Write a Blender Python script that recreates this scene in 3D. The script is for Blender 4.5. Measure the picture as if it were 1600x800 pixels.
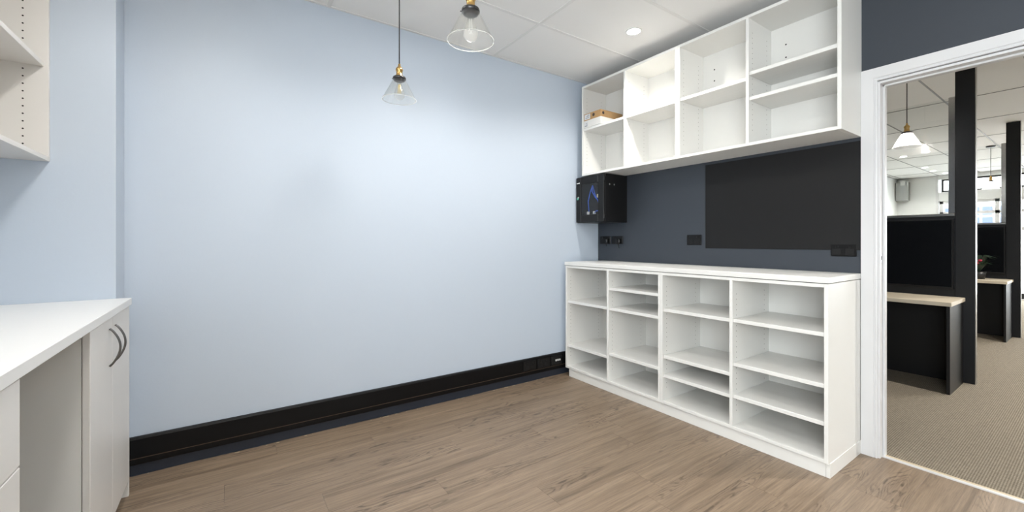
import bpy, bmesh, math, random
from mathutils import Vector, Matrix
random.seed(7)
S = 1.03                    # working units -> metres (calibrated on the 600 mm ceiling grid)
SC = bpy.context.scene
COL = SC.collection
for o in list(bpy.data.objects): bpy.data.objects.remove(o)
H = 1.165                   # camera height (working units)
CE = 2.617                  # ceiling height
F, HY, YAW = 647.5, 377.2, math.radians(34.53)

# ------------------------------------------------------------------ camera
cam = bpy.data.cameras.new('camera'); camo = bpy.data.objects.new('camera', cam); COL.objects.link(camo)
camo.location = (0, 0, H*S); camo.rotation_euler = (math.pi/2, 0, -YAW)
cam.sensor_fit = 'HORIZONTAL'; cam.sensor_width = 36; cam.lens = 36*F/1600
cam.shift_y = -(400-HY)/1600; cam.clip_start = .02; cam.clip_end = 200
SC.camera = camo
# ------------------------------------------------------------------ world and exposure
W = bpy.data.worlds.new('world'); SC.world = W; W.use_nodes = True
bgn = W.node_tree.nodes['Background']; bgn.inputs[0].default_value = (.95, .98, 1, 1); bgn.inputs[1].default_value = 8.0
vs = SC.view_settings; vs.view_transform = 'Standard'; vs.look = 'None'; vs.gamma = 1; vs.exposure = 1.15; vs.use_curve_mapping = False

def portal(name, loc, rot, sx, sy):           # a sampling aid for the daylight coming through a window
    l = bpy.data.lights.new(name, 'AREA'); l.shape = 'RECTANGLE'; l.size = sx*S; l.size_y = sy*S
    l.cycles.is_portal = True
    o = bpy.data.objects.new(name, l); COL.objects.link(o); o.location = [v*S for v in loc]; o.rotation_euler = rot
portal('window_daylight', (-1.0, -1.05, 1.55), (math.pi/2, 0, -math.pi/2), 1.8, 1.6)  # portal at the window added in the left wall
portal('shopfront_daylight', (13.06, .2, 1.2), (math.pi/2, 0, math.pi/2), 4.2, 2.3)

# ------------------------------------------------------------------ materials
def mat(name, col, rough=.5, metal=0, spec=.5, emit=None, es=0):
    m = bpy.data.materials.new(name); m.use_nodes = True
    b = m.node_tree.nodes['Principled BSDF']
    b.inputs['Base Color'].default_value = (*col, 1); b.inputs['Roughness'].default_value = rough
    b.inputs['Metallic'].default_value = metal; b.inputs['Specular IOR Level'].default_value = spec
    if emit: b.inputs['Emission Color'].default_value = (*emit, 1); b.inputs['Emission Strength'].default_value = es
    return m
def nodes(m): return m.node_tree.nodes, m.node_tree.links, m.node_tree.nodes['Principled BSDF']
def varied(name, c1, c2, scale=(4, 4, 4), rough=.5, bump=0, bscale=60, detail=4, spec=.5, metal=0):
    """base colour wandering between two close tones, plus a fine bump"""
    m = mat(name, c1, rough, metal, spec); N, L, b = nodes(m)
    tc = N.new('ShaderNodeTexCoord'); mp = N.new('ShaderNodeMapping'); mp.inputs['Scale'].default_value = scale
    L.new(tc.outputs['Object'], mp.inputs[0])
    n = N.new('ShaderNodeTexNoise'); n.inputs['Scale'].default_value = 1; n.inputs['Detail'].default_value = detail
    L.new(mp.outputs[0], n.inputs['Vector'])
    mx = N.new('ShaderNodeMix'); mx.data_type = 'RGBA'; mx.inputs[6].default_value = (*c1, 1); mx.inputs[7].default_value = (*c2, 1)
    L.new(n.outputs['Fac'], mx.inputs[0]); L.new(mx.outputs[2], b.inputs['Base Color'])
    if bump:
        n2 = N.new('ShaderNodeTexNoise'); n2.inputs['Scale'].default_value = bscale; n2.inputs['Detail'].default_value = 3
        L.new(tc.outputs['Object'], n2.inputs['Vector'])
        bp = N.new('ShaderNodeBump'); bp.inputs['Strength'].default_value = bump; bp.inputs['Distance'].default_value = .002
        L.new(n2.outputs['Fac'], bp.inputs['Height']); L.new(bp.outputs[0], b.inputs['Normal'])
    return m
M = {}
M['blue'] = varied('blue_wall_paint', (.54, .615, .715), (.555, .63, .73), (2, 2, 2), .55, .12, 90)
M['navy'] = varied('charcoal_wall_paint', (.037, .045, .058), (.040, .048, .062), (2, 2, 2), .5, .1, 90)
M['navy2'] = varied('navy_strip_paint', (.018, .024, .038), (.024, .03, .045), (6, 6, 6), .5, .3, 120)
M['white_wall'] = varied('white_wall_paint', (.78, .79, .78), (.8, .81, .8), (2, 2, 2), .6, .1, 90)
M['lam'] = varied('white_laminate', (.79, .785, .755), (.815, .81, .785), (3, 14, 3), .38, .05, 200)
M['lamtop'] = varied('white_grain_laminate', (.76, .755, .73), (.82, .815, .79), (40, 3, 40), .35, .06, 200)
M['desk'] = varied('desk_laminate', (.76, .745, .72), (.785, .77, .745), (3, 14, 3), .38, .05, 200)
M['desktop'] = mat('desk_top_laminate', (.82, .82, .81), .32)
M['trimw'] = varied('white_gloss_trim', (.68, .68, .688), (.70, .70, .708), (4, 4, 4), .35)
M['black'] = mat('black_powder_coat', (.007, .007, .0075), .42, 0, .3)
M['black_pl'] = mat('black_plastic', (.006, .006, .0065), .35, 0, .3)
M['board'] = mat('black_board', (.009, .009, .0095), .5, 0, .3)
M['skirt'] = mat('black_skirting', (.004, .004, .0045), .45, 0, .22)
M['chrome'] = mat('satin_chrome', (.62, .62, .62), .22, 1)
M['handle'] = mat('dark_satin_metal', (.20, .20, .20), .28, 1)
M['steel'] = mat('brushed_steel', (.42, .42, .41), .3, 1)
M['brass'] = mat('aged_brass', (.62, .40, .15), .28, 1)
M['gun'] = mat('gunmetal', (.08, .08, .085), .3, .9)
M['cord'] = mat('black_cord', (.012, .012, .013), .6)
M['hole'] = mat('dark_hole', (.02, .018, .016), .8)
M['edge'] = mat('cream_edge_strip', (.62, .52, .36), .4)
M['alu'] = mat('pale_metal_strip', (.75, .75, .75), .3, .3)
M['tile'] = varied('ceiling_tile', (.87, .865, .85), (.885, .88, .865), (3, 3, 3), .8, .15, 220)
M['tbar'] = mat('ceiling_grid', (.80, .795, .78), .5)
M['tbar2'] = mat('grey_ceiling_grid', (.22, .22, .22), .5)
M['card'] = varied('brown_cardboard', (.42, .25, .11), (.48, .30, .14), (30, 8, 30), .8, .1, 90)
M['cardw'] = varied('white_cardboard', (.74, .73, .70), (.77, .76, .73), (8, 8, 8), .6, .05, 90)
M['paper'] = mat('paper_label', (.68, .69, .70), .7)
M['ink'] = mat('dark_print', (.05, .035, .03), .7)
M['bluecable'] = mat('blue_cable', (.05, .16, .75), .45)
M['cream'] = mat('cream_plastic', (.75, .66, .45), .4)
M['whitepl'] = mat('white_plastic', (.8, .8, .79), .35)
M['green'] = mat('green_key_tag', (.12, .5, .36), .4)
M['lens'] = mat('downlight_lens', (1, 1, 1), .5, emit=(1, .96, .9), es=14)
M['bulb_on'] = mat('lit_bulb', (1, 1, 1), .5, emit=(1, .95, .87), es=90)
M['filament'] = mat('filament_yellow', (.9, .68, .2), .4)
M['screen'] = mat('dark_screen', (.0035, .004, .005), .12)
M['dkpanel'] = varied('dark_partition', (.007, .0078, .0095), (.009, .0098, .0115), (3, 3, 3), .45, spec=.3)
M['deskdark'] = mat('black_desk_panel', (.005, .005, .0055), .4, 0, .35)
M['pale'] = varied('pale_oak_top', (.52, .45, .34), (.64, .57, .45), (40, 3, 40), .4)
M['leaf'] = mat('dark_leaf', (.012, .03, .014), .4)
M['flower'] = mat('red_petal', (.5, .02, .06), .5)
M['pot'] = mat('dark_pot', (.012, .012, .012), .4)
M['pave'] = mat('street_paving', (.3, .3, .3), .8)
M['facade'] = mat('facade_white', (.2, .21, .22), .7)
M['bglass'] = mat('facade_blue_glass', (.012, .03, .08), .15)
M['fblack'] = mat('black_window_frame', (.015, .015, .016), .4)

def glass(name, tint, gloss_rough=.02, ior=1.45, veil=0.0):
    """thin clear glass: transparent with a fresnel reflection, and optionally a slight milky veil"""
    m = bpy.data.materials.new(name); m.use_nodes = True; N, L = m.node_tree.nodes, m.node_tree.links
    N.clear(); out = N.new('ShaderNodeOutputMaterial'); tr = N.new('ShaderNodeBsdfTransparent'); tr.inputs[0].default_value = (*tint, 1)
    gl = N.new('ShaderNodeBsdfGlossy'); gl.inputs['Roughness'].default_value = gloss_rough
    lw = N.new('ShaderNodeLayerWeight'); pw = N.new('ShaderNodeMath'); pw.operation = 'POWER'; pw.inputs[1].default_value = 4; L.new(lw.outputs['Facing'], pw.inputs[0])
    fr = N.new('ShaderNodeMath'); fr.operation = 'MULTIPLY_ADD'; fr.inputs[1].default_value = .45; fr.inputs[2].default_value = .035; L.new(pw.outputs[0], fr.inputs[0])
    mx = N.new('ShaderNodeMixShader'); L.new(fr.outputs[0], mx.inputs[0]); L.new(tr.outputs[0], mx.inputs[1]); L.new(gl.outputs[0], mx.inputs[2])
    last = mx
    if veil:
        tl = N.new('ShaderNodeBsdfTranslucent'); tl.inputs[0].default_value = (1, 1, 1, 1)
        m2 = N.new('ShaderNodeMixShader'); m2.inputs[0].default_value = veil
        L.new(mx.outputs[0], m2.inputs[1]); L.new(tl.outputs[0], m2.inputs[2]); last = m2
    L.new(last.outputs[0], out.inputs[0]); return m
M['glass'] = glass('clear_lamp_glass', (.97, .97, .96), .02, 1.5, .025)
M['bulbglass'] = glass('clear_bulb_glass', (.95, .95, .94), .02, 1.5, .12)
M['pane'] = glass('window_pane', (.97, .98, .98))
M['smoke'] = glass('smoked_door_glass', (.92, .93, .94), .03, 1.5)
M['opal'] = glass('glowing_lamp_glass', (.95, .95, .95), .05, 1.5, .45)  # milky veil stands in for the bulb's white glow in a clear shade

def wood_floor():
    m = mat('oak_vinyl_plank', (.25, .18, .12), .42); N, L, b = nodes(m)
    tc = N.new('ShaderNodeTexCoord'); oi = N.new('ShaderNodeObjectInfo')
    off = N.new('ShaderNodeVectorMath'); off.operation = 'MULTIPLY_ADD'
    L.new(oi.outputs['Random'], off.inputs[0]); off.inputs[1].default_value = (37, 53, 11); L.new(tc.outputs['Object'], off.inputs[2])
    def noise(sc, detail, rough=.6, dist=0):
        mp = N.new('ShaderNodeMapping'); mp.inputs['Scale'].default_value = sc; L.new(off.outputs[0], mp.inputs[0])
        n = N.new('ShaderNodeTexNoise'); n.inputs['Scale'].default_value = 1; n.inputs['Detail'].default_value = detail
        n.inputs['Roughness'].default_value = rough; n.inputs['Distortion'].default_value = dist; L.new(mp.outputs[0], n.inputs['Vector']); return n
    broad = noise((.9, 24, 1), 5, .62, .5)
    fine = noise((5, 130, 1), 4, .7)
    fleck = noise((16, 60, 1), 3, .7)
    # cathedral grain: contour lines of a stretched noise
    cn = noise((1.2, 8, 1), 2, .45, .3)
    ml = N.new('ShaderNodeMath'); ml.operation = 'MULTIPLY'; ml.inputs[1].default_value = 150; L.new(cn.outputs['Fac'], ml.inputs[0])
    sn = N.new('ShaderNodeMath'); sn.operation = 'SINE'; L.new(ml.outputs[0], sn.inputs[0])
    cr = N.new('ShaderNodeMapRange'); cr.inputs[1].default_value = .1; cr.inputs[2].default_value = 1; L.new(sn.outputs[0], cr.inputs[0])
    mk = noise((1.3, 7, 1), 2, .5); mr = N.new('ShaderNodeMapRange'); mr.inputs[1].default_value = .5; mr.inputs[2].default_value = .6; L.new(mk.outputs['Fac'], mr.inputs[0])
    flr = N.new('ShaderNodeMapRange'); flr.inputs[1].default_value = .35; flr.inputs[2].default_value = .6; L.new(fleck.outputs['Fac'], flr.inputs[0])
    g0 = N.new('ShaderNodeMath'); g0.operation = 'MULTIPLY'; L.new(cr.outputs[0], g0.inputs[0]); L.new(mr.outputs[0], g0.inputs[1])
    g = N.new('ShaderNodeMath'); g.operation = 'MULTIPLY'; L.new(g0.outputs[0], g.inputs[0]); L.new(flr.outputs[0], g.inputs[1])
    r = N.new('ShaderNodeValToRGB'); L.new(broad.outputs['Fac'], r.inputs[0]); e = r.color_ramp.elements
    e[0].position = .27; e[0].color = (.140, .100, .067, 1); e[1].position = .74; e[1].color = (.300, .222, .155, 1)
    mid = r.color_ramp.elements.new(.47); mid.color = (.238, .174, .120, 1)
    fr = N.new('ShaderNodeMapRange'); fr.inputs[1].default_value = .3; fr.inputs[2].default_value = .7; fr.inputs[3].default_value = .72; fr.inputs[4].default_value = 1.22; L.new(fine.outputs['Fac'], fr.inputs[0])
    m1 = N.new('ShaderNodeMix'); m1.data_type = 'RGBA'; m1.blend_type = 'MULTIPLY'; m1.inputs[0].default_value = 1
    L.new(r.outputs[0], m1.inputs[6]); L.new(fr.outputs[0], m1.inputs[7])
    gs = N.new('ShaderNodeMath'); gs.operation = 'MULTIPLY'; gs.inputs[1].default_value = .88; L.new(g.outputs[0], gs.inputs[0])
    m2 = N.new('ShaderNodeMix'); m2.data_type = 'RGBA'; L.new(gs.outputs[0], m2.inputs[0]); L.new(m1.outputs[2], m2.inputs[6]); m2.inputs[7].default_value = (.07, .048, .034, 1)
    pv = N.new('ShaderNodeMapRange'); pv.inputs[3].default_value = .96; pv.inputs[4].default_value = 1.05; L.new(oi.outputs['Random'], pv.inputs[0])
    m3 = N.new('ShaderNodeMix'); m3.data_type = 'RGBA'; m3.blend_type = 'MULTIPLY'; m3.inputs[0].default_value = 1; L.new(m2.outputs[2], m3.inputs[6]); L.new(pv.outputs[0], m3.inputs[7])
    L.new(m3.outputs[2], b.inputs['Base Color'])
    bp = N.new('ShaderNodeBump'); bp.inputs['Strength'].default_value = .12; bp.inputs['Distance'].default_value = .001; L.new(fine.outputs['Fac'], bp.inputs['Height']); L.new(bp.outputs[0], b.inputs['Normal'])
    return m
M['plank'] = wood_floor()

def carpet():
    m = mat('ribbed_carpet', (.2, .17, .13), .95, spec=.1); N, L, b = nodes(m)
    tc = N.new('ShaderNodeTexCoord'); sep = N.new('ShaderNodeSeparateXYZ'); L.new(tc.outputs['Object'], sep.inputs[0])
    def m_(op, a, c):
        n = N.new('ShaderNodeMath'); n.operation = op
        for i, v in enumerate((a, c)):
            if v is None: continue
            if isinstance(v, (int, float)): n.inputs[i].default_value = v
            else: L.new(v, n.inputs[i])
        return n.outputs[0]
    ribs = m_('SINE', m_('MULTIPLY', sep.outputs['Y'], 2*math.pi/.0098), None)
    row = m_('FLOOR', m_('MULTIPLY', sep.outputs['Y'], 1/.0098), None)
    loops = m_('SINE', m_('ADD', m_('MULTIPLY', sep.outputs['X'], 2*math.pi/.013), m_('MULTIPLY', row, 2.4)), None)
    hgt = m_('ADD', m_('MULTIPLY', ribs, .45), m_('MULTIPLY', loops, .55))
    mr = N.new('ShaderNodeMapRange'); mr.inputs[1].default_value = -1; mr.inputs[2].default_value = 1; L.new(hgt, mr.inputs[0])
    ns = N.new('ShaderNodeTexNoise'); ns.inputs['Scale'].default_value = 45; ns.inputs['Detail'].default_value = 4; L.new(tc.outputs['Object'], ns.inputs['Vector'])
    r = N.new('ShaderNodeValToRGB'); L.new(mr.outputs[0], r.inputs[0])
    r.color_ramp.elements[0].position = .15; r.color_ramp.elements[0].color = (.115, .096, .072, 1)
    r.color_ramp.elements[1].position = .85; r.color_ramp.elements[1].color = (.33, .288, .225, 1)
    nr = N.new('ShaderNodeMapRange'); nr.inputs[3].default_value = .7; nr.inputs[4].default_value = 1.3; L.new(ns.outputs['Fac'], nr.inputs[0])
    mx = N.new('ShaderNodeMix'); mx.data_type = 'RGBA'; mx.blend_type = 'MULTIPLY'; mx.inputs[0].default_value = 1
    L.new(r.outputs[0], mx.inputs[6]); L.new(nr.outputs[0], mx.inputs[7]); L.new(mx.outputs[2], b.inputs['Base Color'])
    bp = N.new('ShaderNodeBump'); bp.inputs['Strength'].default_value = .6; bp.inputs['Distance'].default_value = .004; L.new(mr.outputs[0], bp.inputs['Height']); L.new(bp.outputs[0], b.inputs['Normal'])
    return m
M['carpet'] = carpet()

# ------------------------------------------------------------------ geometry helpers (working units in, metres out)
class MB:
    def __init__(s): s.v = []; s.f = []; s.smooth = []
    def add(s, vs, fs, sm=False):
        n = len(s.v); s.v += [tuple(c*S for c in v) for v in vs]
        s.f += [tuple(i+n for i in f) for f in fs]; s.smooth += [sm]*len(fs)
        return s
    def box(s, x0, x1, y0, y1, z0, z1, b=0):
        x0, x1 = sorted((x0, x1)); y0, y1 = sorted((y0, y1)); z0, z1 = sorted((z0, z1))
        b = min(b, (x1-x0)*.45, (y1-y0)*.45, (z1-z0)*.45)
        if b <= 0:
            vs = [(x, y, z) for x in (x0, x1) for y in (y0, y1) for z in (z0, z1)]
            return s.add(vs, [(0, 1, 3, 2), (4, 6, 7, 5), (0, 4, 5, 1), (2, 3, 7, 6), (0, 2, 6, 4), (1, 5, 7, 3)])
        bm = bmesh.new(); bmesh.ops.create_cube(bm, size=1)
        for v in bm.verts:
            v.co = Vector(((x0+x1)/2+v.co.x*(x1-x0), (y0+y1)/2+v.co.y*(y1-y0), (z0+z1)/2+v.co.z*(z1-z0)))
        bmesh.ops.bevel(bm, geom=bm.edges[:], offset=b, segments=1, affect='EDGES', profile=.5)
        bm.verts.index_update()
        s.add([tuple(v.co) for v in bm.verts], [tuple(v.index for v in f.verts) for f in bm.faces]); bm.free(); return s
    def tube(s, pts, r, n=8, caps=True):
        pts = [Vector(p) for p in pts]; rs = r if isinstance(r, (list, tuple)) else [r]*len(pts)
        vs = []; up = None
        for i, p in enumerate(pts):
            d = (pts[min(i+1, len(pts)-1)]-pts[max(i-1, 0)]).normalized()
            if up is None: up = Vector((0, 0, 1)) if abs(d.z) < .9 else Vector((1, 0, 0))
            a = d.cross(up).normalized(); up = a.cross(d).normalized()
            for k in range(n):
                t = 2*math.pi*k/n; vs.append(tuple(p+rs[i]*(math.cos(t)*a+math.sin(t)*up)))
        fs = [(i*n+k, i*n+(k+1) % n, (i+1)*n+(k+1) % n, (i+1)*n+k) for i in range(len(pts)-1) for k in range(n)]
        s.add(vs, fs, True)
        if caps: s.add(vs[:n], [tuple(range(n))][::1]); s.add(vs[-n:], [tuple(range(n))])
        return s
    def lathe(s, c, prof, n=32, axis='z', smooth=True):
        vs = []
        for r, h in prof:
            for k in range(n):
                t = 2*math.pi*k/n; a, bb = r*math.cos(t), r*math.sin(t)
                vs.append((c[0]+a, c[1]+bb, c[2]+h) if axis == 'z' else ((c[0]+h, c[1]+a, c[2]+bb) if axis == 'x' else (c[0]+a, c[1]+h, c[2]+bb)))
        m = len(prof)
        return s.add(vs, [(i*n+k, i*n+(k+1) % n, (i+1)*n+(k+1) % n, (i+1)*n+k) for i in range(m-1) for k in range(n)], smooth)
    def prism(s, poly, axis, a, b):
        """extrude a 2D polygon (the two other axes in xyz order) along axis from a to b"""
        def P(u, v, w): return {'x': (w, u, v), 'y': (u, w, v), 'z': (u, v, w)}[axis]
        n = len(poly); vs = [P(u, v, a) for u, v in poly]+[P(u, v, b) for u, v in poly]
        return s.add(vs, [tuple(range(n)), tuple(range(2*n-1, n-1, -1))]+[(k, (k+1) % n, n+(k+1) % n, n+k) for k in range(n)])
    def mesh(s, name):
        me = bpy.data.meshes.new(name); me.from_pydata(s.v, [], s.f); me.update()
        for p, sm in zip(me.polygons, s.smooth): p.use_smooth = sm
        bm = bmesh.new(); bm.from_mesh(me); bmesh.ops.remove_doubles(bm, verts=bm.verts, dist=1e-6); bmesh.ops.recalc_face_normals(bm, faces=bm.faces); bm.to_mesh(me); bm.free()
        return me
    def build(s, name, m, parent=None): return link(name, s.mesh(name), m, parent)
LOC = {}
def link(name, me, m, parent=None, loc=None):
    if m is not None and not me.materials: me.materials.append(M[m] if isinstance(m, str) else m)
    o = bpy.data.objects.new(name, me); COL.objects.link(o)
    if parent:
        o.parent = parent
        o.matrix_parent_inverse = Matrix.Translation(-Vector(LOC.get(parent.name, (0, 0, 0))))
    if loc: o.location = [c*S for c in loc]; LOC[o.name] = tuple(o.location)
    return o
def thing(name, label, cat, loc, group=None, kind=None):
    o = bpy.data.objects.new(name, None); COL.objects.link(o); o.empty_display_size = .1
    o.location = [c*S for c in loc]; LOC[o.name] = tuple(o.location); return tag(o, label, cat, group, kind)
def tag(o, label=None, cat=None, group=None, kind=None):
    if label: o['label'] = label
    if cat: o['category'] = cat
    if group: o['group'] = group
    if kind: o['kind'] = kind
    return o
def B(*a): return MB().box(*a)
def struct(o, label, cat): return tag(o, label, cat, kind='structure')

# ------------------------------------------------------------------ the room shell
XL, XW, YB, YF, XO, YO = -.97, 2.89, 2.765, -2.4, 13.0, 2.9      # left, right(dark), back(blue), front, shopfront, office left
XW2 = 3.0
DY0, DY1, DZ = -.135, .712, 2.012                                # doorway
fl = struct(B(XL-.1, 2.917, YF-.1, YB+.1, -.06, -.004).build('floor', 'hole'), 'brown oak-look plank floor of the room with the white shelving', 'floor')
fl2 = struct(B(2.958, XO+.1, -4.1, YO+.1, -.06, .003).build('floor', 'carpet'), 'ribbed beige carpet of the office beyond the doorway', 'floor')
# planks, one object each, running along the blue wall
PW, PL = .172, 1.2
full = B(-PL/2+.0003, PL/2-.0003, -PW/2+.0002, PW/2-.0002, -.004, 0, .0005).mesh('plank')
y = YB-.004-PW/2; row = 0
while y > YF-.05:
    x = XL-((row*.43+.17*(row % 3)) % 1)*PL
    while x < 2.916:
        a, b = max(x, XL), min(x+PL, 2.916)
        if b-a > .02:
            me = full if b-a > PL-1e-4 else B(-(b-a)/2+.0003, (b-a)/2-.0003, -PW/2+.0002, PW/2-.0002, -.004, 0, .0005).mesh('plank')
            link('plank', me, 'plank', fl, ((a+b)/2, y, 0))
        x += PL
    y -= PW; row += 1

wb = struct(B(XL-.1, XW2, YB, YB+.1, 0, CE+.1).build('wall_back', 'blue'), 'long pale blue painted wall behind the pendant lamps', 'wall')
wn = struct(B(XL, -.416, 2.575, YB, 0, CE+.1).build('wall_nib', 'blue'), 'pale blue wall nib stepping out beside the left desk', 'wall')
m = MB(); m.box(XW, XW2, DY1+.012, YB, 0, CE+.1); m.box(XW, XW2, YF-.1, DY0-.012, 0, CE+.1); m.box(XW, XW2, DY0-.012, DY1+.012, DZ+.012, CE+.1)
wr = struct(m.build('wall_right', 'navy'), 'dark charcoal wall behind the white shelving, with the doorway', 'wall')
# wall behind the viewer, and the left wall with an unseen window added for daylight
struct(B(XL-.1, XW2, YF-.1, YF, 0, CE+.1).build('wall_front', 'white_wall'), 'white wall opposite the blue wall', 'wall')
wy0, wy1, wz0, wz1 = -1.95, -.15, .75, 2.35
m = MB(); m.box(XL-.1, XL, YF, wy0, 0, CE+.1); m.box(XL-.1, XL, wy1, YB, 0, CE+.1); m.box(XL-.1, XL, wy0, wy1, 0, wz0); m.box(XL-.1, XL, wy0, wy1, wz1, CE+.1)
struct(m.build('wall_left', 'blue'), 'pale blue wall behind the left desk', 'wall')
fx0, fx1 = XL-.08, XL-.03
w1 = struct(MB().box(fx0, fx1, wy0, wy1, wz0, wz0+.05).box(fx0, fx1, wy0, wy1, wz1-.05, wz1).box(fx0, fx1, wy0, wy0+.05, wz0, wz1).box(fx0, fx1, wy1-.05, wy1, wz0, wz1).box(fx0, fx1, -1.075, -1.025, wz0, wz1).build('window_1', 'trimw'), 'white-framed window in the left wall past the desk', 'window')  # unseen window, added to bring soft daylight into the room
for a, b in ((wy0+.05, -1.075), (-1.025, wy1-.05)): B(XL-.058, XL-.052, a, b, wz0+.05, wz1-.05).build('pane', 'pane', w1)

# ceilings: grid, one object per tile
def ceiling(name, label, x0, x1, y0, y1, xl, yl, gm='tbar', t=.011):
    c = struct(B(x0, x1, y0, y1, CE+.02, CE+.06).build(name, 'tile'), label, 'ceiling')
    g = MB()
    for X in xl:
        if x0 < X < x1: g.box(X-t, X+t, y0, y1, CE, CE+.02)
    for Y in yl:
        if y0 < Y < y1: g.box(x0, x1, Y-t, Y+t, CE+.0004, CE+.02)
    for e in ((x0, x0+.018, y0, y1), (x1-.018, x1, y0, y1), (x0, x1, y0, y0+.018), (x0, x1, y1-.018, y1)): g.box(*e, CE+.0002, CE+.012)
    g.build('grid_bars', gm, c)
    xs = [x0]+[v for v in xl if x0 < v < x1]+[x1]; ys = [y0]+sorted(v for v in yl if y0 < v < y1)+[y1]; cache = {}
    for i in range(len(xs)-1):
        for j in range(len(ys)-1):
            w, d = round(xs[i+1]-xs[i]-t*1.3, 4), round(ys[j+1]-ys[j]-t*1.3, 4)
            if w < .02 or d < .02: continue
            if (w, d) not in cache: cache[(w, d)] = B(-w/2, w/2, -d/2, d/2, 0, .016, .002).mesh('ceiling_tile')
            link('ceiling_tile', cache[(w, d)], 'tile', c, ((xs[i]+xs[i+1])/2, (ys[j]+ys[j+1])/2, CE+.0035))
    return c
ceiling('ceiling', 'white tiled ceiling over the room with the white shelving', XL, XW, YF, YB, [-.68+1.2*k for k in range(4)], [2.18-.583*k for k in range(9)])
ceiling('ceiling', 'white tiled ceiling over the office beyond the doorway', XW2, XO, -4, YO, [4.95+1.222*k-2.444 for k in range(10)], [1.0+.6*k for k in range(-9, 4)], 'tbar2', .007)

# skirting duct with the navy strip below it
bb = struct(MB().prism([(YB, .057), (YB-.016, .057), (YB-.02, .064), (YB-.02, .087), (YB, .087)], 'x', -.416, XW).build('baseboard_back', 'skirt'), 'black skirting duct along the blue wall', 'baseboard')
MB().prism([(YB, .090), (YB-.021, .090), (YB-.023, .094), (YB-.023, .183), (YB-.017, .193), (YB, .193)], 'x', -.416, XW).build('duct_cover', 'skirt', bb)
B(-.416, XW, YB-.0215, YB, .0868, .0903).build('joint_line', mat('bronze_joint', (.10, .07, .05), .35, .3), bb)
m = MB(); n = 160
top = []; bot = []
for i in range(n+1):
    x = -.416+(XW+.416)*i/n; top.append((x, YB-.0015, .06)); bot.append((x, YB-.004-.004*random.random()-.006*(.5+.5*math.sin(x*7+2*math.sin(x*3))), .0015))
m.add(top+[(p[0], YB-.0015, .0015) for p in top]+bot, [(i, i+1, n+2+i, n+1+i) for i in range(n)]+[(n+1+i, n+2+i, 2*n+3+i, 2*n+2+i) for i in range(n)])
struct(m.build('baseboard_strip', 'navy2'), 'navy painted strip between the skirting duct and the plank floor', 'baseboard')
m = MB()
for k in range(34):
    x = -.38+random.random()*2.75; w = .004+.025*random.random()**3; yy = YB-.012-.01*random.random()
    m.box(x, x+w, yy, yy+.0015+.002*random.random(), .0002, .0012)
tag(m.build('sealant_flecks', 'cream'), 'pale flecks of sealant along the edge of the plank floor', 'sealant', kind='stuff')

# doorway: architrave, jamb lining, stop, strike plate
dr = struct(MB().box(XW-.004, XW2, DY1, DY1+.012, 0, DZ).box(XW-.004, XW2, DY0-.012, DY0, 0, DZ).box(XW-.004, XW2, DY0-.012, DY1+.012, DZ, DZ+.012).build('door_1', 'trimw'), 'white timber doorway frame in the dark wall', 'door')
def arch_prof(sgn, y0):                                        # flat board with a rounded inner bead
    return [(XW, y0), (XW-.018, y0), (XW-.018, y0+sgn*.052), (XW-.012, y0+sgn*.056), (XW-.0125, y0+sgn*.0605), (XW-.017, y0+sgn*.063), (XW-.015, y0+sgn*.069), (XW, y0+sgn*.070)]
for sg, ye in ((-1, .790), (1, -.213)):                        # uprights, mitred at the top
    pf = arch_prof(sg, ye); k8 = len(pf)
    MB().add([(x_, y_, 0) for x_, y_ in pf]+[(x_, y_, 2.097-abs(y_-ye)) for x_, y_ in pf], [tuple(range(k8)), tuple(range(2*k8-1, k8-1, -1))]+[(k, (k+1) % k8, k8+(k+1) % k8, k8+k) for k in range(k8)]).build('architrave', 'trimw', dr)
hp = [(x_, 2.097-(0.790-y_)) for x_, y_ in arch_prof(-1, .790)]
m = MB(); nn = len(hp)
m.add([(x_, .790-(2.097-z_), z_) for x_, z_ in hp]+[(x_, -.213+(2.097-z_), z_) for x_, z_ in hp], [tuple(range(nn)), tuple(range(2*nn-1, nn-1, -1))]+[(k, (k+1) % nn, nn+(k+1) % nn, nn+k) for k in range(nn)])
m.build('head_architrave', 'trimw', dr)
MB().box(2.928, 2.962, DY1-.010, DY1, 0, DZ, .002).build('door_stop', 'trimw', dr)
MB().box(2.928, 2.962, DY0, DY0+.010, 0, DZ, .002).build('door_stop', 'trimw', dr)
MB().box(2.928, 2.962, DY0, DY1, DZ-.010, DZ, .002).build('head_stop', 'trimw', dr)
sp = MB().box(2.893, 2.915, DY1-.0015, DY1, 1.052, 1.100).build('strike_plate', 'steel', dr)
B(2.899, 2.910, DY1-.002, DY1, 1.066, 1.086).build('latch_hole', 'hole', sp)
t1 = struct(B(2.917, 2.936, DY0, DY1, -.02, .006, .002).build('trim_1', 'alu'), 'pale metal threshold strip in the doorway', 'threshold')
B(2.936, 2.957, DY0, DY1, -.02, .005, .002).build('cream_edge', 'edge', t1)

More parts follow.
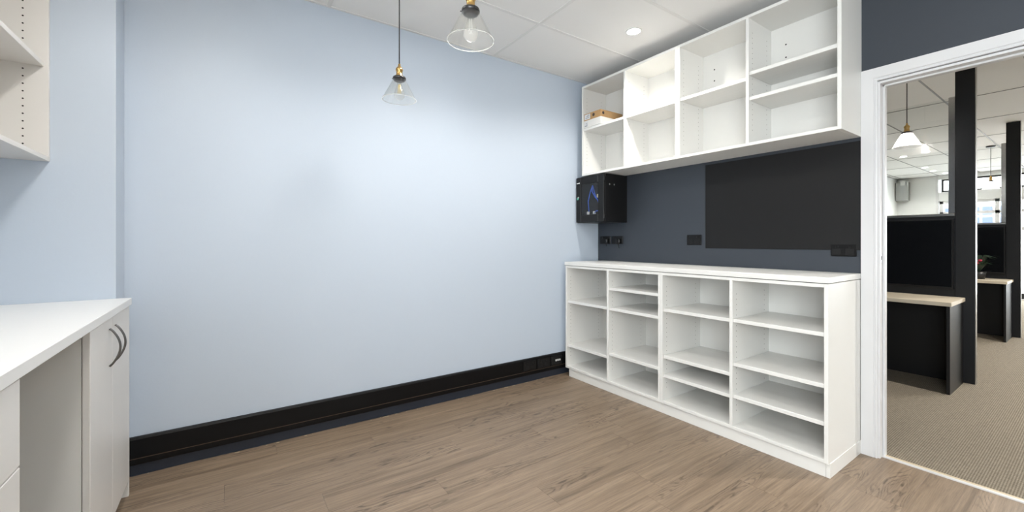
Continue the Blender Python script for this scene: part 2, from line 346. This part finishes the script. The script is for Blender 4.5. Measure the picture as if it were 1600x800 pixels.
# ------------------------------------------------------------------ shelving
T = .018
def holes(name, parent, pts, axis, r=.0026):
    m = MB()
    for p in pts:
        d = .0006
        m.lathe(p, [(0, -d), (r, -d), (r, d)], 8, axis, False)
    o = m.build(name, 'hole', parent); return tag(o, kind='stuff')
def shelf_unit(name, label, group, xf, xb, y0, y1, z0, z1, divs, bays, inset, plinth=None, bolt_bays=(), pins=True, rail=T):
    u = thing(name, label, 'shelf unit', ((xf+xb)/2, (y0+y1)/2, 0 if plinth else z0), group)
    be = .0008
    B(xf, xb, y0, y0+T, z0, z1, be).build('side_panel', 'lam', u); B(xf, xb, y1-T, y1, z0, z1, be).build('side_panel', 'lam', u)
    ed = [y0+T]
    for d in divs:
        B(xf+.001, xb-.008, d-T/2, d+T/2, z0+T, z1-rail, be).build('divider', 'lam', u); ed += [d-T/2, d+T/2]
    ed.append(y1-T)
    B(xf+.0005, xb, y0+T, y1-T, z1-rail, z1, be).build('top_panel', 'lam', u)
    B(xf+.0005, xb, y0+T, y1-T, z0, z0+T, be).build('bottom_panel', 'lam', u)
    B(xb-.008, xb, y0+T, y1-T, z0+T, z1-rail).build('back_panel', 'lam', u)
    pts = []
    for i, shelves in enumerate(bays):                          # bays from small y (near the door) to large y
        a, b = ed[2*i], ed[2*i+1]
        for z in shelves: B(xf+inset, xb-.009, a+.0008, b-.0008, z-.021, z, .0012).build('shelf', 'lamtop', u)
        if pins:
            z = z0+.10
            while z < z1-.08:
                if all(abs(z-q+.01) > .02 for q in shelves):
                    for xx in (xf+.045, xb-.07): pts.append((xx, b, z))
                z += .0311
    if pins:
        m = MB()
        for p in pts: m.lathe(p, [(0, -.0006), (.0024, -.0006), (.0024, .0006)], 8, 'y', False)
        tag(m.build('pin_holes', mat('shaded_pin_hole', (.2, .18, .16), .7), u), kind='stuff')
    for i in bolt_bays:
        b = ed[2*i+1]
        holes('fixing_holes', u, [(xb-.0082, b-.085, z1-.135), (xb-.0082, b-.085, z1-.215)], 'x', .005)
    if plinth:
        B(xf+.012, xb, y0+.010, y1, z1, .9585).build('packing_strip', 'hole', u)  # dark strip painting the shadow line between carcass and bench top
        pf, py0, py1 = plinth
        B(pf, pf+.016, py0, py1, 0, z0, .0008).build('plinth', 'lam', u)
        return u
    return u
GB, GU = 'floor-standing white shelf units', 'wall-hung white shelf units'
XFB = 2.424
ua = shelf_unit('shelf_unit', 'low white open shelf unit under the bench top, nearest the blue wall', GB, XFB, 2.882, 1.748, 2.703, .072, .955, [2.2215],
    [[.809, .654, .304], [.655, .276]], .010, (XFB+.014, 1.748, 2.672))
ub = shelf_unit('shelf_unit', 'low white open shelf unit under the bench top, nearest the doorway', GB, XFB, 2.882, .793, 1.7475, .072, .955, [1.2695],
    [[.714, .459, .272], [.712, .395, .267]], .010, (XFB+.014, .808, 1.7475))
B(XFB+.014, 2.882, .790, .807, 0, .072, .0008).build('plinth_return', 'lam', ub)
tag(B(XFB-.004, 2.888, .7915, 2.712, .9585, .988, .002).build('bench_top', 'lamtop'), 'long white bench top on the low shelf units below the black board', 'bench top')
XU = 2.59
shelf_unit('shelf_unit', 'wall-hung white shelf unit holding two cartons, above the black cabinet', GU, XU, 2.888, 1.7285, 2.674, 1.742, 2.531, [2.1965],
    [[2.159], [2.159]], .006)
shelf_unit('shelf_unit', 'empty wall-hung white shelf unit next to the doorway, above the black board', GU, XU, 2.888, .791, 1.728, 1.742, 2.531, [1.2575],
    [[2.188, 2.036], [2.160]], .006, bolt_bays=(0, 1))

# the left desk: continuous top, cupboard, drawer unit
XD = -.37
tag(B(XL+.004, -.362, -.1, 2.574, .873, .905, .002).build('desk_top', 'desktop'), 'white desk top running along the left side of the room', 'desk top')
u = thing('base_cupboard', 'white two-door base cupboard under the desk end by the blue wall', 'cupboard', (-.65, 2.24, 0))
B(XL+.004, XD, 2.552, 2.572, 0, .872, .001).build('end_panel', 'lam', u)
B(XL+.004, XD-.021, 1.910, 1.928, .07, .872, .0008).build('side_panel', 'lam', u)
B(XL+.004, XD-.021, 1.928, 2.552, .07, .088, .0008).build('bottom_panel', 'lam', u)
B(XL+.004, XL+.01, 1.928, 2.552, .088, .872).build('back_panel', 'lam', u)
B(XL+.2, XD-.021, 1.928, 2.552, .854, .872).build('top_rail', 'lam', u)
B(XD-.062, XD-.046, 1.910, 2.552, 0, .07).build('kick_board', 'lam', u)
def bow_handle(parent, y, z0, z1):
    pts = []; n = 16
    for i in range(n+1):
        t = i/n; pts.append((XD+.002+.030*math.sin(math.pi*t)**.8, y, z0+(z1-z0)*t))
    MB().tube(pts, .0038, 8).build('handle', 'handle', parent)
    
for a, b, hy in ((1.908, 2.2305, 2.172), (2.2335, 2.5495, 2.268)):
    d = B(XD-.019, XD, a, b, .072, .868, .0012).build('door', 'desk', u); bow_handle(d, hy, .688, .832)
u = thing('drawer_unit', 'white drawer unit under the near end of the left desk', 'drawers', (-.65, .95, 0))
B(XL+.004, XD-.021, 1.328, 1.346, .07, .872, .0008).build('side_panel', 'lam', u)
B(XL+.004, XD-.021, .55, .568, .07, .872, .0008).build('side_panel', 'lam', u)
B(XL+.004, XD-.021, .568, 1.328, .07, .088).build('bottom_panel', 'lam', u)
B(XL+.004, XL+.01, .568, 1.328, .088, .872).build('back_panel', 'lam', u)
B(XD-.062, XD-.046, .55, 1.346, 0, .07).build('kick_board', 'lam', u)
for a, b in ((.679, .868), (.377, .675), (.072, .373)): B(XD-.019, XD, .551, 1.346, a, b, .0012).build('drawer_front', 'desk', u)

# wall shelf over the left desk
u = thing('shelf_unit', 'white wall-hung shelf unit above the left desk', 'shelf unit', (-.8, 1.6, 1.505))
XS = -.622
B(XL+.004, XS, 2.557, 2.574, 1.505, 2.32, .0008).build('side_panel', 'desk', u); B(XL+.004, XS, .6, .618, 1.505, 2.32, .0008).build('side_panel', 'desk', u)
B(XL+.004, XS-.001, 1.58, 1.598, 1.523, 2.302, .0008).build('divider', 'desk', u)
B(XL+.004, XS-.0006, .618, 2.557, 1.505, 1.523, .0008).build('bottom_panel', 'desk', u); B(XL+.004, XS-.0006, .618, 2.557, 2.302, 2.32, .0008).build('top_panel', 'desk', u)
B(XL+.004, XL+.008, .618, 2.557, 1.523, 2.302).build('back_panel', 'desk', u)
for a, b in ((.619, 1.579), (1.599, 2.5565)): B(XL+.009, XS-.014, a, b, 1.901, 1.921, .001).build('shelf', 'desk', u)
holes('pin_holes', u, [(x, 2.557, 1.570+.0311*k) for x in (-.695,) for k in range(23) if not 1.89 < 1.570+.0311*k < 1.93], 'y', .0032)

# ------------------------------------------------------------------ things on the dark wall
tag(B(XW-.008, XW-.0015, .792, 1.695, 1.116, 1.722, .001).build('pin_board', 'board'), 'wide matte black board on the dark wall above the bench', 'board')
def outlet(label, y0, y1, z0, z1, n, group='black power outlets on the dark wall'):
    o = thing('power_outlet', label, 'outlet', (XW, (y0+y1)/2, z0), group)
    B(XW-.009, XW, y0, y1, z0, z1, .003).build('plate', 'black_pl', o)
    w = (y1-y0)/n
    for i in range(n):
        c = y0+w*(i+.5)
        B(XW-.0105, XW-.008, c-.02, c+.02, z0+.008, z0+.045, .001).build('socket_face', 'board', o)
        B(XW-.013, XW-.009, c-.006, c+.006, z1-.022, z1-.008, .001).build('switch', 'black_pl', o)
    return o
outlet('black double power outlet to the left of the black board', 1.727, 1.843, 1.139, 1.213, 2)
outlet('black power outlet against the doorway frame, at the corner of the black board', .812, .932, 1.080, 1.150, 2)
outlet('black power outlet under the black cabinet, nearest the blue wall', 2.605, 2.735, 1.142, 1.212, 2)
outlet('black power outlet with a hanging plug under the black cabinet', 2.462, 2.592, 1.142, 1.212, 2)
def plug(label, y, z, drop):
    o = thing('power_plug', label, 'plug', (XW-.03, y, z), 'plugs in the outlets under the black cabinet')
    MB().box(XW-.044, XW-.0105, y-.019, y+.019, z-.016, z+.022, .006).build('plug_body', 'black_pl', o)
    MB().tube([(XW-.03, y, z-.012), (XW-.03, y, z-.03), (XW-.026, y+.003, z-drop*.6), (XW-.018, y+.004, z-drop)], [.006, .0045, .0035, .0035], 8).build('lead', 'cord', o)
plug('black plug in the outlet nearest the blue wall', 2.635, 1.168, .046)
plug('black plug in the outlet further from the blue wall', 2.492, 1.165, .058)

# network cabinet
u = thing('network_cabinet', 'black wall cabinet with a glass door in the corner under the shelves', 'cabinet', (2.75, 2.585, 1.331))
a0, a1, c0, c1, xf = 2.420, 2.752, 1.331, 1.737, 2.612
B(xf, XW-.001, a0, a0+.008, c0, c1, .001).build('side_panel', 'black', u); B(xf, XW-.001, a1-.008, a1, c0, c1, .001).build('side_panel', 'black', u)
B(xf, XW-.001, a0+.008, a1-.008, c0, c0+.008).build('bottom_panel', 'black', u); B(xf, XW-.001, a0+.008, a1-.008, c1-.008, c1).build('top_panel', 'black', u)
B(XW-.009, XW-.001, a0+.008, a1-.008, c0+.008, c1-.008).build('back_panel', 'black', u)
d = MB(); g0, g1, h0, h1 = 2.487, 2.693, 1.397, 1.668
x0, x1 = xf-.016, xf-.001
d.box(x0, x1, a0+.002, g0, c0+.004, c1-.004, .003); d.box(x0, x1, g1, a1, c0+.004, c1-.004, .003)
d.box(x0, x1, g0, g1, c0+.004, h0, .003); d.box(x0, x1, g0, g1, h1, c1-.004, .003)
d = d.build('door', 'black', u)
B(xf-.010, xf-.007, g0, g1, h0, h1).build('glass_pane', 'smoke', d)
MB().lathe((x0, 2.722, 1.555), [(0, -.006), (.008, -.006), (.009, 0)], 16, 'x').build('lock', 'steel', d)
B(x0-.012, x0-.006, 2.712, 2.732, 1.535, 1.553, .002).build('key', 'green', d)
B(x0-.0012, x0, 2.716, 2.744, 1.679, 1.687).build('maker_mark', 'whitepl', d)
MB().lathe((x0, 2.712, 1.684), [(0, -.0014), (.006, -.0014), (.006, 0)], 14, 'x', False).build('maker_badge', 'whitepl', d)
for z in (c1-.06, c0+.03): B(xf-.014, xf-.002, a0-.004, a0+.004, z, z+.03, .002).build('hinge', 'black_pl', d)
for x in (2.668, 2.725): MB().lathe((x, a0, 1.650), [(0, -.002), (.006, -.002), (.008, 0)], 12, 'y').build('side_screw', 'steel', u)
B(xf+.06, xf+.20, a0+.02, a1-.02, 1.385, 1.425, .003).build('patch_panel', 'black_pl', u)
for pts in ([(2.66, 2.655, 1.43), (2.64, 2.645, 1.52), (2.645, 2.625, 1.60), (2.66, 2.61, 1.66)], [(2.66, 2.61, 1.66), (2.64, 2.565, 1.58), (2.64, 2.53, 1.52), (2.65, 2.505, 1.45)],
            [(2.665, 2.62, 1.655), (2.645, 2.60, 1.60), (2.645, 2.56, 1.545), (2.655, 2.515, 1.50)], [(2.655, 2.585, 1.41), (2.64, 2.55, 1.43), (2.65, 2.50, 1.43)]):
    MB().tube(pts, .0042, 8).build('blue_cable', 'bluecable', u)
MB().tube([(2.65, 2.512, 1.67), (2.645, 2.52, 1.61), (2.65, 2.525, 1.56)], .004, 8).build('cream_cable', 'cream', u)
MB().box(2.635, 2.655, 2.505, 2.54, 1.545, 1.575, .004).build('cable_joiner', 'cream', u)
for y in (2.66, 2.585): MB().box(2.645, 2.665, y-.009, y+.009, 1.405, 1.43, .002).build('connector', 'whitepl', u)

# skirting outlets
for (xa, xb_, lab, kind) in ((1.996, 2.124, 'black power outlet on the skirting duct, furthest from the shelving', 0), (2.142, 2.276, 'black power outlet with a switch, in the middle of the skirting duct outlets', 0), (2.292, 2.410, 'black data outlet with three white ports on the skirting duct', 1)):
    o = thing('data_outlet' if kind else 'power_outlet', lab, 'outlet', ((xa+xb_)/2, YB-.03, .1), 'outlets on the skirting duct')
    B(xa, xb_, YB-.032, YB-.023, .100, .177, .003).build('plate', 'black_pl', o)
    if kind:
        for k in range(3):
            x = xa+.05+.021*k; B(x-.006, x+.006, YB-.035, YB-.031, .131, .146, .001).build('data_port', 'whitepl', o)
    else:
        for k in range(2):
            x = xa+.036+.058*k; B(x-.018, x+.018, YB-.0335, YB-.031, .106, .142, .001).build('socket_face', 'board', o); B(x-.005, x+.005, YB-.036, YB-.031, .152, .168, .001).build('switch', 'board', o)

# cartons on the shelf
o = thing('carton', 'flat white carton on the upper shelf, under the brown one', 'carton', (2.73, 2.55, 2.159), 'cartons on the wall shelf')
B(2.592, 2.868, 2.448, 2.652, 2.1595, 2.221, .0015).build('box_body', 'cardw', o)
B(2.5914, 2.592, 2.60, 2.645, 2.166, 2.214).build('label', 'paper', o)
for k, z in enumerate((2.172, 2.182, 2.196)): B(2.5908, 2.5914, 2.606, 2.606+.03-.006*k, z, z+.003).build('print_line', 'ink', o)
for k in range(3): B(2.745+.016*k, 2.756+.016*k, 2.4474, 2.448, 2.186, 2.196).build('print_mark', 'ink', o)
o = thing('carton', 'flat brown cardboard carton lying on top of the white one', 'carton', (2.73, 2.55, 2.221), 'cartons on the wall shelf')
B(2.594, 2.866, 2.452, 2.650, 2.2215, 2.282, .0015).build('box_body', 'card', o)
B(2.5934, 2.594, 2.575, 2.642, 2.230, 2.274).build('label', 'paper', o)
for k, z in enumerate((2.240, 2.252, 2.262)): B(2.5928, 2.5934, 2.585, 2.63-.01*k, z, z+.003).build('print_line', 'ink', o)
MB().lathe((2.594, 2.535, 2.255), [(0, -.0006), (.014, -.0006), (.014, 0)], 14, 'x', False).build('print_mark', 'ink', o)
MB().lathe((2.625, 2.452, 2.255), [(0, -.0006), (.013, -.0006), (.013, 0)], 14, 'y', False).build('print_mark', 'ink', o)

# ------------------------------------------------------------------ lamps
def downlight(x, y, label, power, group, spot=True, r=.043):
    o = thing('downlight', label, 'downlight', (x, y, CE), group)
    MB().lathe((x, y, CE), [(r+.010, .001), (r+.009, -.004), (r+.002, -.005), (r, .003)], 32).build('frame', 'whitepl', o)
    MB().lathe((x, y, CE), [(r+.0005, -.0015), (0, -.0015)], 32, 'z', False).build('lens', 'lens', o)
    if spot:
        l = bpy.data.lights.new('downlight_lamp', 'SPOT'); l.energy = power; l.spot_size = math.radians(150); l.spot_blend = .7; l.shadow_soft_size = r*.95*S; l.color = (1, .955, .89)
        lo = bpy.data.objects.new('downlight_lamp', l); COL.objects.link(lo); lo.location = (x*S, y*S, (CE-.012)*S)
G1 = 'ceiling downlights in the room'
downlight(2.316, 1.883, 'round lit downlight in the ceiling close to the wall-hung shelves', 27, G1)
downlight(1.12, 1.883, 'round lit downlight in the ceiling close to the blue wall', 30, G1, r=.12)  # assumed lamp out of view, fitted to the glow on the blue wall
downlight(-.08, 1.883, 'round lit downlight in the ceiling over the far end of the left desk', 16, G1, r=.12)  # assumed lamp out of view, fitted to the shade under the left shelf
downlight(-.08, .717, 'round lit downlight in the ceiling beside the middle of the left desk', 24, G1, r=.12)  # unseen lamp added to light the left part of the room
downlight(1.12, -1.615, 'round lit downlight at the end of the room opposite the blue wall', 24, G1, r=.12)  # unseen lamp added behind the viewer as general light

def pendant(x, y, zr, D, label, lit, group, fil='filament'):
    """clear cone shade with its rim at height zr"""
    o = thing('pendant_lamp', label, 'pendant lamp', (x, y, CE), group); k = D/.195; R = D/2; hc = .125*k; zc = zr+hc
    MB().lathe((x, y, CE), [(0, -.022), (.048, -.022), (.052, -.016), (.052, 0)], 28).build('canopy', 'gun', o)
    MB().tube([(x, y, zc+.085*k), (x, y, CE-.02)], .0032, 8).build('cord', 'cord', o)
    MB().lathe((x, y, zc), [(.004*k, .086*k), (.007*k, .084*k), (.008*k, .070*k), (.014*k, .066*k), (.020*k, .056*k), (.021*k, .046*k), (.017*k, .042*k), (.018*k, .024*k), (.021*k, .018*k), (.021*k, .006*k)], 24).build('socket', 'brass', o)
    MB().lathe((x, y, zc), [(.021*k, .012*k), (.036*k, .008*k), (.038*k, .002*k), (.037*k, -.006*k), (.031*k, -.008*k), (.030*k, -.015*k), (.018*k, -.017*k), (0, -.017*k)], 28).build('collar', 'gun', o)
    for q in range(3):
        t = 2.1*q+.4; MB().tube([(x+.034*k*math.cos(t), y+.034*k*math.sin(t), zc), (x+.044*k*math.cos(t), y+.044*k*math.sin(t), zc+.001)], .0022*k, 6).build('set_screw', 'gun', o)
    sh = MB().lathe((x, y, zc), [(.034*k, -.002*k), (.037*k, -.008*k), (R-.0015, -hc+.003), (R, -hc), (R-.002, -hc+.0005), (R-.004, -hc+.004), (.035*k, -.010*k)], 48).build('shade', 'opal' if lit else 'glass', o)
    if True: MB().lathe((x, y, zr), [(R-.0028, .0032), (R-.0002, .0030), (R+.0004, 0), (R-.0022, -.0004), (R-.0028, .0032)], 48).build('rim', 'rimglass', sh)
    pr = [(.0135*k, -.016*k), (.0135*k, -.030*k), (.018*k, -.052*k), (.0265*k, -.074*k), (.0305*k, -.092*k), (.0285*k, -.108*k), (.018*k, -.120*k), (.006*k, -.1245*k), (0, -.125*k)]
    if lit: pr = [(r*.8, h*.85) for r, h in pr]
    b = MB().lathe((x, y, zc), pr, 28).build('bulb', 'bulb_on' if lit else 'bulbglass', o)
    if not lit:
        for q in range(4):
            t = math.pi/2*q; MB().tube([(x+.005*math.cos(t), y+.005*math.sin(t), zc-.034*k), (x+.009*math.cos(t), y+.009*math.sin(t), zc-.088*k)], .0014, 6).build('filament', fil, b)
M['rimglass'] = glass('thick_rim_glass', (.9, .92, .92), .05, 1.5, .35)
def dirp(px, py, d):
    a = (px-800)/F; c, s = math.cos(YAW), math.sin(YAW); return d*(s+a*c), d*(c-a*s), H+(HY-py)/F*d
PD = .187; d2 = F*PD/73.5; x2, y2, z2 = dirp(735.5, 64.5, d2); d1 = d2*1.415; x1, y1, z1 = dirp(624, 158, d1)
GP = 'clear glass cone pendants in the room'
pendant(x2, y2, z2, PD, 'clear glass cone pendant lamp hanging nearest, cut by the top of the picture', False, GP, 'whitepl')
pendant(x1, y1, z2, PD, 'clear glass cone pendant lamp hanging further off on a long cord before the blue wall', False, GP)

# ------------------------------------------------------------------ the office beyond the doorway
struct(B(XW2, XO+.1, YO, YO+.1, 0, CE+.1).build('wall_office_left', 'white_wall'), 'white side wall of the office beyond the doorway', 'wall')
struct(B(XW2-.1, XO+.1, -4.1, -4, 0, CE+.1).build('wall_office_right', 'white_wall'), 'white wall on the far right of the office', 'wall')
struct(MB().box(XW2-.1, XW2, -4, YF-.1, 0, CE+.1).box(XW2-.1, XW2, YB, YO, 0, CE+.1).build('wall_office_near', 'white_wall'), 'white wall of the office beside the doorway wall', 'wall')
m = MB(); m.box(XO, XO+.12, 2.21, YO, 0, CE+.1); m.box(XO, XO+.12, -4, 2.21, 2.53, CE+.1); m.box(XO, XO+.12, -4, 2.21, 2.05, 2.25); m.box(XO, XO+.12, -4, 2.21, 0, .02)
struct(m.build('wall_shopfront', 'white_wall'), 'white shopfront wall at the far end of the office', 'wall')
def window(n, y0, y1, z0, z1, label, frame, t, mull=(), trans=()):
    f = MB()
    f.box(XO+.02, XO+.07, y0, y1, z0, z0+t).box(XO+.02, XO+.07, y0, y1, z1-t, z1).box(XO+.02, XO+.07, y0, y0+t, z0, z1).box(XO+.02, XO+.07, y1-t, y1, z0, z1)
    for y in mull: f.box(XO+.02, XO+.07, y-t/2, y+t/2, z0, z1)
    for z in trans: f.box(XO+.02, XO+.07, y0, y1, z-t/2, z+t/2)
    w = struct(f.build('window_%d' % n, frame), label, 'window')
    ys = [y0]+sorted(mull)+[y1]
    for a, b in zip(ys, ys[1:]): B(XO+.042, XO+.048, a+t/2, b-t/2, z0+t, z1-t).build('pane', 'pane', w)
window(2, -4, 2.17, 2.25, 2.53, 'row of black-framed transom windows high in the shopfront', 'fblack', .035, [1.75, .6, -.5, -1.7, -2.9])
window(3, -4, 2.2, .02, 2.05, 'tall bright shopfront windows at the far end of the office', 'trimw', .06, [1.36, .2, -1, -2.2], [1.78, 1.42])
struct(B(XO+.0, XO+.08, -4, 2.2, .02, .13).build('trim_2', 'fblack'), 'dark sill along the bottom of the shopfront windows', 'sill')
o = thing('air_unit', 'grey metal box hanging in the far corner of the office', 'metal box', (12.9, 2.78, 2.1))
B(12.82, 12.995, 2.67, 2.89, 2.10, 2.53, .01).build('body', 'steel', o); B(12.80, 12.82, 2.72, 2.80, 2.45, 2.56, .004).build('bracket', 'whitepl', o)
struct(B(XO-.02, XO, 2.21, 2.25, 0, CE).build('trim_3', 'trimw'), 'white upright trim beside the shopfront windows', 'trim')

def station(x, nm, first):
    """x = plane of the screen; returns screen, desk and television"""
    s = thing('partition_screen', ('black partition screen with a glass top and tall end post, nearest the doorway', 'black partition screen with a glass top and tall end post, further down the office')[nm], 'partition', (x, 1.2, 0), 'office partition screens')
    B(x, x+.05, .752, 2.6, .003, 1.375, .002).build('panel', 'dkpanel', s)
    B(x-.004, x+.054, .752, 2.6, 1.375, 1.400, .003).build('top_rail', 'steel', s)
    B(x+.02, x+.028, .792, 2.6, 1.400, 2.37).build('glass_pane', 'pane', s)
    B(x+.004, x+.044, .752, .792, 1.400, 2.375, .002).build('edge_strip', 'chrome', s)
    B(x-.006, x+.06, .640, .752, .003, CE-.002, .002).build('end_post', 'dkpanel', s)
    B(x-.004, x+.055, .636, .640, .003, CE-.002, .001).build('post_edging', 'steel', s)
    xd = x-.515
    k = thing('office_desk', ('black desk with a pale timber top, nearest the doorway', 'black desk with a pale timber top, further down the office')[nm], 'desk', (x-.25, 1.4, 0), 'office desks')
    B(xd, x-.008, .693, 2.3, .672, .703, .002).build('table_top', 'pale', k)
    B(xd+.012, x-.03, .703, .723, .003, .672, .001).build('end_panel', 'deskdark', k); B(xd+.012, x-.03, 2.27, 2.29, .003, .672, .001).build('end_panel', 'deskdark', k)
    B(x-.035, x-.008, .723, 2.27, .003, .672).build('modesty_panel', 'deskdark', k)
    t = thing('television', ('black flat screen mounted over the desk nearest the doorway', 'black flat screen mounted over the further desk')[nm], 'television', (x-.02, 1.3, .76), 'office screens')
    B(x-.035, x-.001, .757, 1.80, .765, 1.352, .003).build('casing', 'black_pl', t)
    B(x-.0365, x-.035, .767, 1.79, .785, 1.343).build('display', 'screen', t)
station(5.0, 0, True); station(7.87, 1, False)
pl = thing('potted_plant', 'dark leafy plant with red flowers on the further office desk', 'plant', (7.66, .95, .703))
MB().lathe((7.66, .95, .703), [(0, 0), (.05, 0), (.065, .09), (.058, .09), (.05, .08), (0, .08)], 20).build('pot', 'pot', pl)
for k in range(22):
    t = k*2.4; r = .09+.07*random.random(); hh = .10+.14*random.random(); dx, dy = math.cos(t), math.sin(t); w = .022
    b0 = Vector((7.66, .95, .78)); p1 = b0+Vector((dx*r*.5, dy*r*.5, hh)); p2 = b0+Vector((dx*r, dy*r, hh*.85)); nrm = Vector((-dy, dx, 0))*w
    MB().add([tuple(b0), tuple(p1+nrm), tuple(p2), tuple(p1-nrm), tuple(p1+Vector((0, 0, .006)))], [(0, 1, 4), (1, 2, 4), (2, 3, 4), (3, 0, 4), (0, 3, 2, 1)]).build('leaf', 'leaf', pl)
for dx, dy, dz in ((-.08, -.02, .17), (-.06, .03, .13), (-.09, .0, .14)):
    MB().lathe((7.66+dx, .95+dy, .76+dz), [(0, -.014), (.014, -.008), (.02, .004), (.012, .014), (0, .01)], 10).build('flower', 'flower', pl)
PG = 'lit glass pendants in the office'
px, py, pz = dirp(1417, 230, 3.5); pendant(px, py, z2, PD, 'lit white-glowing glass cone pendant lamp seen through the doorway', True, PG)
pendant(9.57, 1.065, z2, PD, 'small lit pendant lamp far down the office between the dark posts', True, PG)
GO = 'ceiling downlights in the office'
for i, (x, y) in enumerate(((9.32, 1.726), (9.55, 2.05), (11.32, 2.115), (11.98, 2.114), (12.6, 2.04))):
    downlight(x, y, ('lit office downlight just right of the near glowing pendant', 'lit office downlight just below the near glowing pendant', 'lit office downlight, leftmost of the three far ones', 'lit office downlight, middle of the three far ones', 'lit office downlight beside the chrome strip at the far end')[i], 50, GO, i in (0, 3))
for i, (x, y) in enumerate(((4.3, -.6), (6.6, -.6), (9.3, -.8))): downlight(x, y, ('lit office downlight outside the doorway', 'lit office downlight level with the space between the two screens', 'lit office downlight past the further screen')[i], 150, GO)  # unseen downlights added to brighten the office

# outside the shopfront
struct(B(XO+.2, 40, -25, 25, -.3, -.12).build('ground_street', 'pave'), 'pale paved street outside the shopfront', 'street')
o = thing('office_building', 'pale building with blue windows across the street', 'building', (30.5, 3, -.12))
B(30, 31, -6, 12, -.12, 3.2).build('facade', 'facade', o)
for r in range(2):
    for k in range(12): B(29.95, 30.0, 1.6+.42*k, 1.92+.42*k, 1.95+.5*r, 2.33+.5*r).build('window', 'bglass', o)
